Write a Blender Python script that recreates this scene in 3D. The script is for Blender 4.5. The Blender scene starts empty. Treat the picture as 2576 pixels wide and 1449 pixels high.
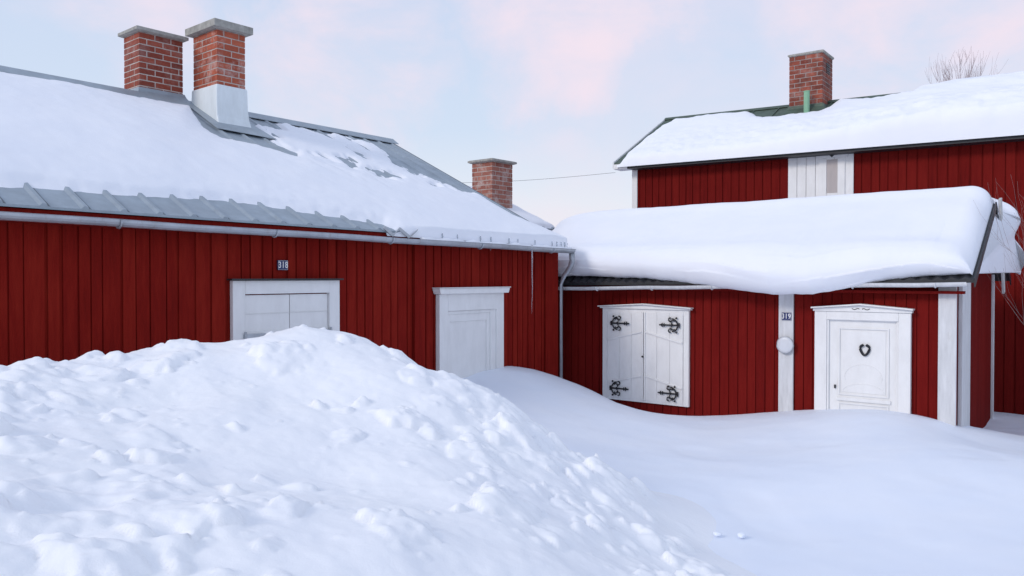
import bpy, bmesh, math, random
import numpy as np
from mathutils import Vector, noise as mnoise
random.seed(7); rng=np.random.RandomState(3)
S=bpy.context.scene; COL=S.collection
EYE=2.4; F=2000.0; CX=1288.0; CY=724.5; PIT=math.atan(29.5/2000)
cp,sp=math.cos(PIT),math.sin(PIT)

# ---------------------------------------------------------------- camera geometry helpers (used to measure the photo)
def P(px,py,Y):
    v=(CY-py)/F; h=Y*(v*cp-sp)/(cp+v*sp)
    D=Y*cp-h*sp
    return Vector(((px-CX)/F*D,Y,EYE+h))
def proj(X,Y,Z):
    h=Z-EYE; D=Y*cp-h*sp; U=Y*sp+h*cp
    return CX+F*X/D, CY-F*U/D
class Fr:
    def __init__(s,ox,oy,deg):
        s.o=(ox,oy); s.a=math.radians(deg); s.c=math.cos(s.a); s.s=math.sin(s.a)
    def w(s,x,y): return s.o[0]+s.c*x-s.s*y, s.o[1]+s.s*x+s.c*y
    def loc(s,X,Y):
        dx,dy=X-s.o[0],Y-s.o[1]; return s.c*dx+s.s*dy, -s.s*dx+s.c*dy
    def xat(s,px,y=0.0,h=0.0):
        u=(px-CX)/F
        X0,Y0=s.w(0,y)
        return (u*(Y0*cp-h*sp)-X0)/(s.c-u*cp*s.s)
    def yat(s,px,x):
        u=(px-CX)/F; X0,Y0=s.w(x,0)
        return (u*cp*Y0-X0)/(-s.s-u*cp*s.c)
    def zat(s,x,y,py):
        X,Y=s.w(x,y); return P(CX,py,Y).z
    def hit(s,px,py,y=0.0):
        x=s.xat(px,y); z=s.zat(x,y,py); x=s.xat(px,y,z-EYE); return x,s.zat(x,y,py)

# ---------------------------------------------------------------- numpy noise
def h2(ix,iy,seed):
    n=(ix.astype(np.int64)*374761393+iy.astype(np.int64)*668265263+seed*974711)&0x7fffffff
    n=((n^(n>>13))*1274126177)&0x7fffffff
    n=n^(n>>16)
    return (n&0xffffff)/float(0xffffff)
def vnoise(x,y,seed=0):
    ix=np.floor(x);iy=np.floor(y);fx=x-ix;fy=y-iy
    fx=fx*fx*fx*(fx*(fx*6-15)+10);fy=fy*fy*fy*(fy*(fy*6-15)+10)
    a=h2(ix,iy,seed);b=h2(ix+1,iy,seed);c=h2(ix,iy+1,seed);d=h2(ix+1,iy+1,seed)
    return (a+(b-a)*fx+(c-a)*fy+(a-b-c+d)*fx*fy)*2-1
def fbm(x,y,seed=0,o=4):
    r=0;a=1.0;t=0
    for k in range(o):
        r=r+a*vnoise(x*2**k+k*17.3,y*2**k-k*9.1,seed+k);t+=a;a*=.5
    return r/t
def sstep(a,b,x):
    t=np.clip((x-a)/(b-a),0,1); return t*t*(3-2*t)
def sdf(px,py,poly):
    n=len(poly);d=np.full(px.shape,1e9);ins=np.zeros(px.shape,bool)
    for i in range(n):
        ax,ay=poly[i];bx,by=poly[(i+1)%n]
        ex,ey=bx-ax,by-ay;wx,wy=px-ax,py-ay
        t=np.clip((wx*ex+wy*ey)/(ex*ex+ey*ey+1e-9),0,1)
        d=np.minimum(d,np.hypot(wx-ex*t,wy-ey*t))
        c=((ay>py)!=(by>py))&(px<(bx-ax)*(py-ay)/((by-ay) if abs(by-ay)>1e-9 else 1e-9)+ax)
        ins^=c
    return np.where(ins,d,-d)

# ---------------------------------------------------------------- materials
def newmat(name):
    m=bpy.data.materials.new(name);m.use_nodes=True;nt=m.node_tree
    return m,nt,nt.nodes['Principled BSDF']
def N(nt,t,**k):
    n=nt.nodes.new(t)
    for a,b in k.items(): setattr(n,a,b)
    return n
def L(nt,a,b): nt.links.new(a,b)
def ramp(nt,pts,src):
    r=N(nt,'ShaderNodeValToRGB');e=r.color_ramp.elements
    while len(e)<len(pts): e.new(.5)
    for q,(p,c) in zip(e,pts): q.position=p;q.color=(*c,1)
    L(nt,src,r.inputs[0]);return r.outputs[0]
def noise(nt,scale,detail=4,rough=.55,vec=None,stretch=None):
    n=N(nt,'ShaderNodeTexNoise');n.inputs['Scale'].default_value=scale;n.inputs['Detail'].default_value=detail;n.inputs['Roughness'].default_value=rough
    tc=N(nt,'ShaderNodeTexCoord')
    mp=N(nt,'ShaderNodeMapping');mp.inputs['Scale'].default_value=stretch or (1,1,1)
    L(nt,tc.outputs['Object'],mp.inputs[0]);L(nt,mp.outputs[0],n.inputs['Vector'])
    return n.outputs['Fac']
def bump(nt,b,src,strength,dist,prev=None):
    n=N(nt,'ShaderNodeBump');n.inputs['Strength'].default_value=strength;n.inputs['Distance'].default_value=dist
    L(nt,src,n.inputs['Height'])
    if prev is not None: L(nt,prev,n.inputs['Normal'])
    return n.outputs[0]
def mixc(nt,fac,a,b,mode='MIX'):
    n=N(nt,'ShaderNodeMix',data_type='RGBA',blend_type=mode)
    for sock,v in((n.inputs[0],fac),(n.inputs[6],a),(n.inputs[7],b)):
        if hasattr(v,'is_linked'): L(nt,v,sock)
        elif isinstance(v,(int,float)): sock.default_value=v
        else: sock.default_value=(*v,1)
    return n.outputs[2]
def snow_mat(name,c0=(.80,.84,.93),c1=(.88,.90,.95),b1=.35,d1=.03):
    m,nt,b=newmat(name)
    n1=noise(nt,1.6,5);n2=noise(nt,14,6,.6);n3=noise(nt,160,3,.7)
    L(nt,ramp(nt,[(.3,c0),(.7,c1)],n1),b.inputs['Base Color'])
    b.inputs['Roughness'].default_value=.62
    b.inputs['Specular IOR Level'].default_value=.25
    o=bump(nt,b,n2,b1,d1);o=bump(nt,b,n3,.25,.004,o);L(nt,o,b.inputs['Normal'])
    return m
def paint(name,c,var=.12,rough=.55,dirt=(.35,.33,.30),dirtamt=.25,stretch=(6,6,1),metal=0.0,bumpy=.15):
    m,nt,b=newmat(name)
    n=noise(nt,3,5,.6,stretch=stretch);n2=noise(nt,9,6,.7,stretch=(2.5,2.5,.6));
    lo=tuple(x*(1-var) for x in c);hi=tuple(min(1,x*(1+var*.5)) for x in c)
    base=ramp(nt,[(.3,lo),(.7,hi)],n)
    f=ramp(nt,[(.55,(0,0,0)),(.8,(dirtamt,)*3)],n2)
    L(nt,mixc(nt,f,base,dirt),b.inputs['Base Color'])
    b.inputs['Roughness'].default_value=rough;b.inputs['Metallic'].default_value=metal
    L(nt,bump(nt,b,n,bumpy,.01),b.inputs['Normal'])
    return m
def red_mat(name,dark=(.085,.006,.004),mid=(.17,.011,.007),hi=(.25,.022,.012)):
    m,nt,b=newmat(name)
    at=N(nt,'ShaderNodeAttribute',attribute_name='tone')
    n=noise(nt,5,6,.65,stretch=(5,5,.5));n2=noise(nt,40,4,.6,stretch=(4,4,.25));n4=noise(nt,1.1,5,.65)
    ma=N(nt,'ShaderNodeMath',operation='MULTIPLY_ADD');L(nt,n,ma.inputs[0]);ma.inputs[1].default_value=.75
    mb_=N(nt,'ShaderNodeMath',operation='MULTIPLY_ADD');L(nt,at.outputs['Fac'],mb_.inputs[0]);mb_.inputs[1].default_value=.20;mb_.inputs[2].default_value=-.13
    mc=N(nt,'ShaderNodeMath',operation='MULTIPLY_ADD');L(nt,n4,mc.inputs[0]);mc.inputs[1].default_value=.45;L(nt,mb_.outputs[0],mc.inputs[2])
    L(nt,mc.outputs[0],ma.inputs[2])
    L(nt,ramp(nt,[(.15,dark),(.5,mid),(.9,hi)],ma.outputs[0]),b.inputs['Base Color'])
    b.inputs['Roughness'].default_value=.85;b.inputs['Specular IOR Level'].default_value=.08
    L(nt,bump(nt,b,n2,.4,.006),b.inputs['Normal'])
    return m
def brick_mat(name,a=(.16,.032,.018),bb=(.36,.085,.045),stain=(.62,.50,.46),amt=.45,soot=0):
    m,nt,b=newmat(name)
    at=N(nt,'ShaderNodeAttribute',attribute_name='tone')
    n=noise(nt,18,5,.7);n2=noise(nt,5,5,.7)
    base=ramp(nt,[(.1,a),(.9,bb)],at.outputs['Fac'])
    f=ramp(nt,[(.50,(0,0,0)),(.68,(amt,)*3)],n2)
    c=mixc(nt,f,base,stain)
    c=mixc(nt,.35,c,ramp(nt,[(.3,(.35,.3,.3)),(.7,(1,1,1))],n),'MULTIPLY')
    if soot:
        n3=noise(nt,3,4,.6); c=mixc(nt,ramp(nt,[(.45,(0,0,0)),(.65,(soot,)*3)],n3),c,(.03,.022,.02))
    L(nt,c,b.inputs['Base Color']);b.inputs['Roughness'].default_value=.9
    L(nt,bump(nt,b,n,.5,.008),b.inputs['Normal']);return m

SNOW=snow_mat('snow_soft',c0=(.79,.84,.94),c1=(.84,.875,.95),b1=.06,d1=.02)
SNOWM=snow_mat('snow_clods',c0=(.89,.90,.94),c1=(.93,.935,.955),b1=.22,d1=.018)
SNOWR=snow_mat('snow_roof',c0=(.84,.86,.92),c1=(.88,.89,.935),b1=.10,d1=.02)
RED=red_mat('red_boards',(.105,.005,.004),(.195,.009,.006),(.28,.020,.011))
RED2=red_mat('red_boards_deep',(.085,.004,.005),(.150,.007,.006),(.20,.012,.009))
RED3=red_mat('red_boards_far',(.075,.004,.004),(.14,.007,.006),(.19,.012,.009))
WHITE=paint('white_paint',(.81,.805,.80),.06,.5,(.50,.46,.41),.18,stretch=(3,3,1.2))
WHITE2=paint('white_trim',(.66,.665,.68),.16,.6,(.38,.35,.31),.35)
METAL=paint('roof_sheet',(.33,.385,.435),.16,.45,(.20,.23,.25),.4,stretch=(2,2,2),metal=.25,bumpy=.05)
RIBSHADE=paint('roof_rib_shade',(.14,.165,.185),.3,.6,(.08,.08,.08),.4,stretch=(2,2,2),metal=.1,bumpy=.05)  # shade painted as darker grey on one flank of each rib, for contrast
GUTTER=paint('gutter_zinc',(.44,.47,.51),.18,.4,(.24,.15,.10),.5,stretch=(2,2,2),metal=.4,bumpy=.05)
SKIRT=paint('skirt_sheet',(.72,.77,.79),.10,.5,(.42,.32,.22),.14,stretch=(3,3,1.0))
DARK=paint('dark_trim',(.022,.023,.028),.3,.5,(.06,.06,.06),.3)
IRON=paint('black_iron',(.012,.012,.016),.3,.45,(.05,.03,.02),.2)
GREEN=paint('green_roof',(.065,.10,.075),.3,.6,(.14,.13,.06),.8,stretch=(2,2,2))
GPIPE=paint('green_pipe',(.22,.42,.27),.2,.5)
CONC=paint('concrete_cap',(.36,.35,.32),.3,.95,(.12,.11,.09),.8,stretch=(4,4,4),bumpy=.8)
OLDWOOD=paint('weathered_wood',(.55,.55,.54),.25,.8,(.28,.26,.23),.5)
MORTAR=paint('mortar',(.52,.46,.42),.2,.95,(.3,.22,.18),.5,stretch=(4,4,4),bumpy=.5)
MORTARD=paint('mortar_dark',(.36,.30,.28),.3,.95,(.1,.08,.07),.6,stretch=(4,4,4),bumpy=.5)
BRICK1=brick_mat('brick_dull',(.20,.038,.022),(.34,.075,.042),amt=.2)
BRICK2=brick_mat('brick_orange',(.30,.058,.028),(.47,.115,.06),amt=.6)
BRICK3=brick_mat('brick_pale',(.27,.085,.06),(.44,.18,.13),amt=.75)
BRICK4=brick_mat('brick_sooty',(.19,.04,.024),(.38,.095,.055),amt=.25,soot=.6)
BLUE=paint('enamel_blue',(.012,.022,.12),.15,.3)
ENW=paint('enamel_white',(.80,.80,.80),.05,.3)
PANE=paint('frosted_pane',(.46,.41,.40),.1,.3)
BARK=paint('twig_bark',(.24,.17,.16),.3,.8)
BARK2=paint('tree_bark',(.34,.26,.26),.3,.8)
LAMPM=paint('lamp_opal',(.66,.68,.72),.06,.3)
def ice_mat():
    m,nt,b=newmat('ice');b.inputs['Base Color'].default_value=(.85,.9,.95,1);b.inputs['Roughness'].default_value=.08
    b.inputs['Transmission Weight'].default_value=.75;b.inputs['IOR'].default_value=1.31
    n=noise(nt,40,3);L(nt,bump(nt,b,n,.3,.01),b.inputs['Normal']);return m
ICE=ice_mat()

# ---------------------------------------------------------------- mesh builder
class MB:
    def __init__(s): s.v=[];s.f=[];s.t=[];s.m=[]
    def add(s,vs,fs,tone=.5,mat=0):
        o=len(s.v);s.v+=[tuple(q) for q in vs];s.t+=[tone]*len(vs)
        for f in fs: s.f.append(tuple(o+i for i in f));s.m.append(mat)
        return s
    def box(s,x0,x1,y0,y1,z0,z1,tone=.5,mat=0):
        return s.hexa([(x0,y0,z0),(x1,y0,z0),(x1,y1,z0),(x0,y1,z0),(x0,y0,z1),(x1,y0,z1),(x1,y1,z1),(x0,y1,z1)],tone,mat)
    def hexa(s,p,tone=.5,mat=0):
        return s.add(p,[(0,3,2,1),(4,5,6,7),(0,1,5,4),(1,2,6,5),(2,3,7,6),(3,0,4,7)],tone,mat)
    def loft(s,rings,cap=True,tone=.5,mat=0):
        n=len(rings[0]);o=len(s.v);fs=[]
        for k in range(len(rings)-1):
            for i in range(n):
                j=(i+1)%n;fs.append((k*n+i,k*n+j,(k+1)*n+j,(k+1)*n+i))
        if cap: fs.append(tuple(range(n-1,-1,-1)));fs.append(tuple((len(rings)-1)*n+i for i in range(n)))
        return s.add([p for r in rings for p in r],fs,tone,mat)
    def tube(s,pts,rad,n=6,tone=.5,mat=0):
        pts=[Vector(p) for p in pts];rings=[]
        for i,p in enumerate(pts):
            d=(pts[min(i+1,len(pts)-1)]-pts[max(i-1,0)]).normalized()
            a=d.cross(Vector((0,0,1)));
            if a.length<.05:a=d.cross(Vector((1,0,0)))
            a.normalize();b=d.cross(a)
            r=rad[i] if isinstance(rad,(list,tuple)) else rad
            rings.append([p+a*r*math.cos(2*math.pi*k/n)+b*r*math.sin(2*math.pi*k/n) for k in range(n)])
        return s.loft(rings,True,tone,mat)
    def extrude_y(s,poly,y0,y1,tone=.5,mat=0):   # poly in (x,z)
        return s.loft([[(x,y0,z) for x,z in poly],[(x,y1,z) for x,z in poly]],True,tone,mat)
    def build(s,name,mats,parent=None,bevel=0,smooth=False):
        me=bpy.data.meshes.new(name);me.from_pydata(s.v,[],s.f)
        if not isinstance(mats,(list,tuple)): mats=[mats]
        for m in mats: me.materials.append(m)
        me.polygons.foreach_set('material_index',s.m)
        a=me.attributes.new('tone','FLOAT','POINT');a.data.foreach_set('value',s.t)
        if smooth: me.polygons.foreach_set('use_smooth',[True]*len(s.f))
        me.update()
        bm=bmesh.new();bm.from_mesh(me);bmesh.ops.recalc_face_normals(bm,faces=bm.faces);bm.to_mesh(me);bm.free()
        o=bpy.data.objects.new(name,me);COL.objects.link(o)
        if parent: o.parent=parent
        if bevel:
            b=o.modifiers.new('bevel','BEVEL');b.width=bevel;b.segments=2;b.limit_method='ANGLE'
        return o
def tag(o,label=None,cat=None,group=None,kind=None):
    if label:o['label']=label
    if cat:o['category']=cat
    if group:o['group']=group
    if kind:o['kind']=kind
    return o
def root(name,fr,label,cat):
    e=bpy.data.objects.new(name,None);COL.objects.link(e);e.location=(fr.o[0],fr.o[1],0);e.rotation_euler=(0,0,fr.a);e.empty_display_size=.3
    return tag(e,label,cat)
def grid_mesh(name,V,nx,ny,mat,keep=None,parent=None):
    idx=np.arange(nx*ny).reshape(ny,nx)
    a=idx[:-1,:-1].ravel();b=idx[:-1,1:].ravel();c=idx[1:,1:].ravel();d=idx[1:,:-1].ravel()
    fc=np.stack([a,b,c,d],1)
    if keep is not None:
        k=keep.ravel();fc=fc[k[fc].any(1)]
        used=np.unique(fc);rm=np.full(nx*ny,-1);rm[used]=np.arange(len(used));fc=rm[fc];V=V[used]
    me=bpy.data.meshes.new(name);me.from_pydata(V.tolist(),[],fc.tolist());me.materials.append(mat)
    me.polygons.foreach_set('use_smooth',[True]*len(fc));me.update()
    o=bpy.data.objects.new(name,me);COL.objects.link(o)
    if parent:o.parent=parent
    return o

# ---------------------------------------------------------------- building helpers (house local: x along the front, y into the house)
def boards(mb,a0,a1,zt,zb,cyc,wid,prot,axis='x',c=0.0,sgn=-1,jit=.0,skip=()):
    a=a0
    def pt(a,o,z): return (a,c+sgn*o,z) if axis=='x' else (c+sgn*o,a,z)
    while a<a1-.01:
        w=min(wid*(1+random.uniform(-jit,jit)),a1-a);g=a+w+(cyc-wid)*(1+random.uniform(-jit,jit)*2)
        t=random.random();pr=prot*(1+random.uniform(-jit,jit)*1.2)
        mb.hexa([pt(a,0,zb),pt(a+w,0,zb),pt(a+w,pr,zb),pt(a,pr,zb),pt(a,0,zt(a)),pt(a+w,0,zt(a+w)),pt(a+w,pr,zt(a+w)),pt(a,pr,zt(a))],t)
        e=min(a1,g)
        mb.add([pt(a,0,zb),pt(e,0,zb),pt(e,0,zt(e)),pt(a,0,zt(a))],[(0,1,2,3)],random.random()*.6)
        a=g
def brick_stack(x0,x1,y0,y1,z0,z1,course=.083,bl=.24,mort=.014,corr=.004):
    mb=MB();mb.box(x0+corr,x1-corr,y0+corr,y1-corr,z0,z1,mat=1)
    n=max(1,int(round((z1-z0)/course)));ch=(z1-z0)/n
    for k in range(n):
        za=z0+k*ch+mort*.5;zb=z0+(k+1)*ch-mort*.5
        for side in range(4):
            A,B=(x0,x1) if side<2 else (y0+.05,y1-.05)
            off=(bl*.5 if (k+side//2)%2 else 0)
            a=A-off
            while a<B-.005:
                s_=max(a,A);e=min(a+bl-mort,B)
                if B-e<.035: e=B
                if e-s_>.02:
                    t=min(1,max(0,random.gauss(.5,.25)));j=random.uniform(-.003,.003)
                    if side==0: mb.box(s_,e,y0+j,y0+.05,za,zb,t)
                    elif side==1: mb.box(s_,e,y1-.05,y1+j,za,zb,t)
                    elif side==2: mb.box(x0+j,x0+.05,s_,e,za,zb,t)
                    else: mb.box(x1-.05,x1+j,s_,e,za,zb,t)
                a+=bl
    return mb
def rect(x0,x1,y0,y1,z): return [(x0,y0,z),(x1,y0,z),(x1,y1,z),(x0,y1,z)]
def cap_mesh(x0,x1,y0,y1,z0,z1,ov):
    mb=MB();mb.loft([rect(x0-ov*.4,x1+ov*.4,y0-ov*.4,y1+ov*.4,z0),rect(x0-ov,x1+ov,y0-ov,y1+ov,z0+.015),rect(x0-ov,x1+ov,y0-ov,y1+ov,z1-.012),rect(x0-ov+.03,x1+ov-.03,y0-ov+.03,y1+ov-.03,z1)])
    return mb
def sheet(mb,xs_prof,y0,z0f,y1,z1f,th=.02):
    n=len(xs_prof);pf=[(q+(0,))[:3] for q in xs_prof]
    vs=[(x,y0,z0f(x)+h) for x,h,_ in pf]+[(x,y1,z1f(x)+h) for x,h,_ in pf]
    vs+=[(x,y0,z0f(x)-th) for x,h,_ in pf]+[(x,y1,z1f(x)-th) for x,h,_ in pf]
    o=len(mb.v);mb.add(vs,[])
    def ad(f,m=0): mb.f.append(tuple(o+i for i in f));mb.m.append(m)
    for i in range(n-1):
        ad((i,i+1,n+i+1,n+i),pf[i][2])
        for f in((2*n+i+1,2*n+i,3*n+i,3*n+i+1),(i+1,i,2*n+i,2*n+i+1),(n+i,n+i+1,3*n+i+1,3*n+i)): ad(f)
    ad((0,n,3*n,2*n));ad((n-1,2*n-1,4*n-1,3*n-1))
def ribprof(x0,x1,cyc,h=.03,w=.05,shade=0):
    pr=[];x=x0
    while x<x1-cyc*.5:
        pr+=[(x,0,0),(x+cyc-1.75*w,.002,0),(x+cyc-1.25*w,h,0),(x+cyc-.62*w,h,shade),(x+cyc-.45*w,.002,shade)]  # right flank and foot of the rib take the painted-shade slot
        x+=cyc
    pr+=[(x1,0,0)]
    return [q for q in pr if q[0]<=x1]
def waveprof(x0,x1,cyc,h):
    n=int((x1-x0)/cyc*6);return [(x0+(x1-x0)*i/n,h*.5+h*.5*math.sin(2*math.pi*i/6)) for i in range(n+1)]
def gutter(p0,p1,r,name,mat,parent,brk=.75):
    mb=MB();a=Vector(p0);b=Vector(p1);out=[(math.cos(math.pi+math.pi*k/8),math.sin(math.pi+math.pi*k/8)) for k in range(9)]
    prof=[(c*r,s_*r) for c,s_ in out]+[(r*1.12,.006),(r*.9,.004)]+[(c*r*.88,s_*r*.88+.002) for c,s_ in reversed(out)]+[(-r*.9,.004),(-r*1.12,.006)]
    seg=12;rings=[]
    for i in range(seg+1):
        q=a.lerp(b,i/seg);rings.append([(q.x,q.y+y,q.z+z+.004*math.sin(i*2.1)) for y,z in prof])
    mb.loft(rings,True)
    n=int((b-a).length/brk)
    for i in range(n+1):
        q=a.lerp(b,(i+.35)/(n+.7))
        mb.tube([(q.x,q.y+1.14*r*math.cos(math.pi+math.pi*k/8),q.z+1.14*r*math.sin(math.pi+math.pi*k/8)) for k in range(9)],.009,5)
    return mb.build(name,mat,parent,smooth=False)
def text_mesh(body,size,name,mat,parent,pos):
    cu=bpy.data.curves.new(name,'FONT');cu.body=body;cu.size=size;cu.align_x='CENTER';cu.align_y='CENTER';cu.extrude=.001;cu.space_character=1.12;cu.offset=.0012
    t=bpy.data.objects.new(name,cu);COL.objects.link(t);bpy.context.view_layer.update()
    me=bpy.data.meshes.new_from_object(t.evaluated_get(bpy.context.evaluated_depsgraph_get()));bpy.data.objects.remove(t)
    for v in me.vertices: v.co=(pos[0]+v.co.x*.78,pos[1]-v.co.z,pos[2]+v.co.y)
    me.materials.clear();me.materials.append(mat);me.name=name
    o=bpy.data.objects.new(name,me);COL.objects.link(o);o.parent=parent;return o
def plate(fr,px,py,w,h,body,parent,y):
    x,z=fr.hit(px,py,y);mb=MB();mb.box(x-w/2,x+w/2,y,y+.02,z-h/2,z+h/2)
    p=mb.build('house_number_plate',BLUE,parent,bevel=.003)
    m=MB();t=.0016
    for a in((x-w/2+.003,x+w/2-.003,z+h/2-.003-t,z+h/2-.003),(x-w/2+.003,x+w/2-.003,z-h/2+.003,z-h/2+.003+t),(x-w/2+.003,x-w/2+.003+t,z-h/2+.0048,z+h/2-.0048),(x+w/2-.003-t,x+w/2-.003,z-h/2+.0048,z+h/2-.0048)):
        m.box(a[0],a[1],y-.002,y,a[2],a[3])
    m.build('border',ENW,p);text_mesh(body,h*.90,'numerals',ENW,p,(x,y-.003,z))

# ================================================================ LEFT HOUSE
FL=Fr(.59,11.0,50)
HL=root('red_cottage',FL,'long red boarded cottage with grey sheet roof and two tall chimneys behind the snow heap','house')
xl=-9.2; OV=-.20; RY=3.375
xA=FL.xat(0,OV)
eA=FL.zat(xA,OV,511);eB=FL.zat(0.02,OV,612)
zE=lambda x:eB+(eA-eB)*(x/xA)
xr0=FL.xat(40,RY);rA=FL.zat(xr0,RY,184);rB=FL.zat(FL.xat(985,RY),RY,358)
zR=lambda x:rB+(rA-rB)*(x/xr0)
def zroofL(x,y):
    yy=np.where(y>RY,2*RY-y,y);return zE(x)+(yy-OV)/(RY-OV)*(zR(x)-zE(x))
def add_walls(mb,fr,x0,x1,depth,zwall,zridge,ry,zb,cyc,wid,prot,jit=0):
    boards(mb,x0,x1,zwall,zb,cyc,wid,prot,'x',0,-1,jit)
    gz=lambda xx:(lambda y: zwall(xx)+(zridge(xx)-zwall(xx))*(1-abs(y-ry)/ry))
    boards(mb,0.0,depth,gz(x1),zb,cyc,wid,prot,'y',x1,1)
    boards(mb,0.0,depth,gz(x0),zb,cyc,wid,prot,'y',x0,-1)
    boards(mb,x0,x1,zwall,zb,cyc,wid,prot,'x',depth,1)
mb=MB();zwL=lambda x:float(zroofL(np.float64(x),np.float64(0)))-.04
add_walls(mb,FL,xl,0,2*RY,zwL,lambda x:zR(x)-.05,RY,0,.128,.109,.012,.30)
mb.build('wall',RED,HL)
mb=MB();x0=FL.xat(1040,-.03);x1=FL.xat(1066,-.03);mb.box(x0,x1,-.055,-.019,0,zwL(x0)-.01,.15);mb.build('joint_board',RED,HL,bevel=.004)
mb=MB();x0=FL.xat(1372,-.03);mb.box(x0,.03,-.04,-.019,0,zwL(0)-.01,.3);mb.build('corner_board',RED,HL,bevel=.004)
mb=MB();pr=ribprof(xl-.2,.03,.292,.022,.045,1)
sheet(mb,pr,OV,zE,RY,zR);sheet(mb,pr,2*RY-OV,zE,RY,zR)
RL=mb.build('roof',[METAL,RIBSHADE],HL)
mb=MB();
mb.hexa([(xl-.2,RY-.14,zR(xl)-.045),(.04,RY-.14,zR(0)-.045),(.04,RY,zR(0)+.05),(xl-.2,RY,zR(xl)+.05),(xl-.2,RY-.14,zR(xl)-.035),(.04,RY-.14,zR(0)-.035),(.04,RY,zR(0)+.06),(xl-.2,RY,zR(xl)+.06)])
mb.hexa([(xl-.2,RY,zR(xl)+.05),(.04,RY,zR(0)+.05),(.04,RY+.14,zR(0)-.045),(xl-.2,RY+.14,zR(xl)-.045),(xl-.2,RY,zR(xl)+.06),(.04,RY,zR(0)+.06),(.04,RY+.14,zR(0)-.035),(xl-.2,RY+.14,zR(xl)-.035)])
mb.build('ridge_cap',METAL,RL)
mb=MB()
mb.hexa([(xl-.1,OV+.03,zE(xl)-.12),(.02,OV+.03,zE(0)-.12),(.02,-.03,zE(0)-.12),(xl-.1,-.03,zE(xl)-.12),(xl-.1,OV+.03,zE(xl)-.024),(.02,OV+.03,zE(0)-.024),(.02,-.03,zE(0)-.024),(xl-.1,-.03,zE(xl)-.024)],.3)
mb.build('fascia',RED,HL)
mb=MB()
pp=[(966,571),(990,592),(1004,574),(1030,596),(1050,579)]
q=[FL.hit(a,b,OV-.03) for a,b in pp]
for k in range(4):
    (xa,za),(xb,zb)=q[k],q[k+1];mb.hexa([(xa-.01,OV-.034,za-.016),(xb-.01,OV-.034,zb-.016),(xb-.01,OV-.022,zb-.016),(xa-.01,OV-.022,za-.016),(xa+.01,OV-.034,za+.012),(xb+.01,OV-.034,zb+.012),(xb+.01,OV-.022,zb+.012),(xa+.01,OV-.022,za+.012)])
mb.build('loose_sheet_strip',GUTTER,RL)
yg=OV-.05;xg=FL.xat(0,yg)
gA=FL.zat(xg,yg,535);gB=FL.zat(.05,yg,628);gz=lambda x:gB+(gA-gB)*(x/xg)
gutter((xl-.1,yg,gz(xl-.1)),(.08,yg,gz(.08)),.052,'gutter',GUTTER,HL,1.45)
mb=MB();zt=gz(.05)
mb.tube([(.06,yg,zt-.05),(.07,yg,zt-.16),(.09,-.2,zt-.24),(.075,-.1,zt-.36),(.06,-.07,zt-.48),(.06,-.07,.3)],[.042,.042,.040,.036,.022,.022],10)
mb.build('downpipe',GUTTER,HL,smooth=True)
# chimneys
def chimney(fr,house,xL,xRr,yF,yB,zbase,ztop,capz,brick,mort,cap=CONC,ov=.055,course=.076,bl=.21):
    o=brick_stack(xL,xRr,yF,yB,zbase,ztop,course,bl).build('chimney',[brick,mort],house)
    cap_mesh(xL,xRr,yF,yB,ztop,capz,ov).build('chimney_cap',cap,o)
    return o
yF=RY+.06;xa=FL.xat(354,yF);xb=FL.xat(463,yF);yb=yF+.42
zc1=FL.zat(xa,yF,66);zt1=FL.zat(xa,yF,79)
c=chimney(FL,HL,xa,xb,yF,yb,zR(xa)-.3,zt1,zc1,BRICK1,MORTAR)
zb_=zR(xa);mb=MB();mb.loft([rect(xa-.015,xb+.015,yF-.015,yb+.015,zb_+.13),rect(xa-.03,xb+.03,yF-.04,yb+.03,zb_+.08),rect(xa-.10,xb+.06,yF-.16,yb+.05,zb_-.03),rect(xa-.10,xb+.06,yF-.16,yb+.05,zb_-.08)]);mb.build('flashing',METAL,c)
tag(c,'dull brick chimney at the ridge with pale mortar and a plain slab on top')
yF=RY-.62;xa=FL.xat(549,yF);xb=FL.xat(619,yF);yb=FL.yat(490,xa)
zc2=FL.zat(xa,yF,49);zt2=FL.zat(xa,yF,72);zm2=FL.zat(xa,yF,215);zb2=float(zroofL(xa,yF))
c=chimney(FL,HL,xa,xb,yF,yb,zm2-.1,zt2,zc2,BRICK2,MORTAR,ov=.075,course=.084)
mb=MB();mb.loft([rect(xa-.02,xb+.02,yF-.02,yb+.02,zm2+.02),rect(xa-.022,xb+.024,yF-.022,yb+.02,zm2-.02),rect(xa-.026,xb+.028,yF-.030,yb+.03,zb2+.22),rect(xa-.030,xb+.034,yF-.045,yb+.03,zb2+.10),rect(xa-.036,xb+.040,yF-.09,yb+.03,zb2-.01),rect(xa-.036,xb+.040,yF-.09,yb+.03,zb2-.3)]);
mb.build('sheet_skirt',SKIRT,c,bevel=.015)
mb=MB();zr=lambda x,y:float(zroofL(np.float64(x),np.float64(y)))
q=[(xa-.14,yb),(xb+.10,yb),(xb+.20,yF-.40),(xa-.20,yF-.34)]
mb.loft([[(x,y,zr(x,y)+.034) for x,y in q],[(x,y,zr(x,y)+.040) for x,y in q]]);mb.build('flashing',METAL,c)
tag(c,'orange brick chimney on the near slope above a tall pale sheet-metal skirt')

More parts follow.
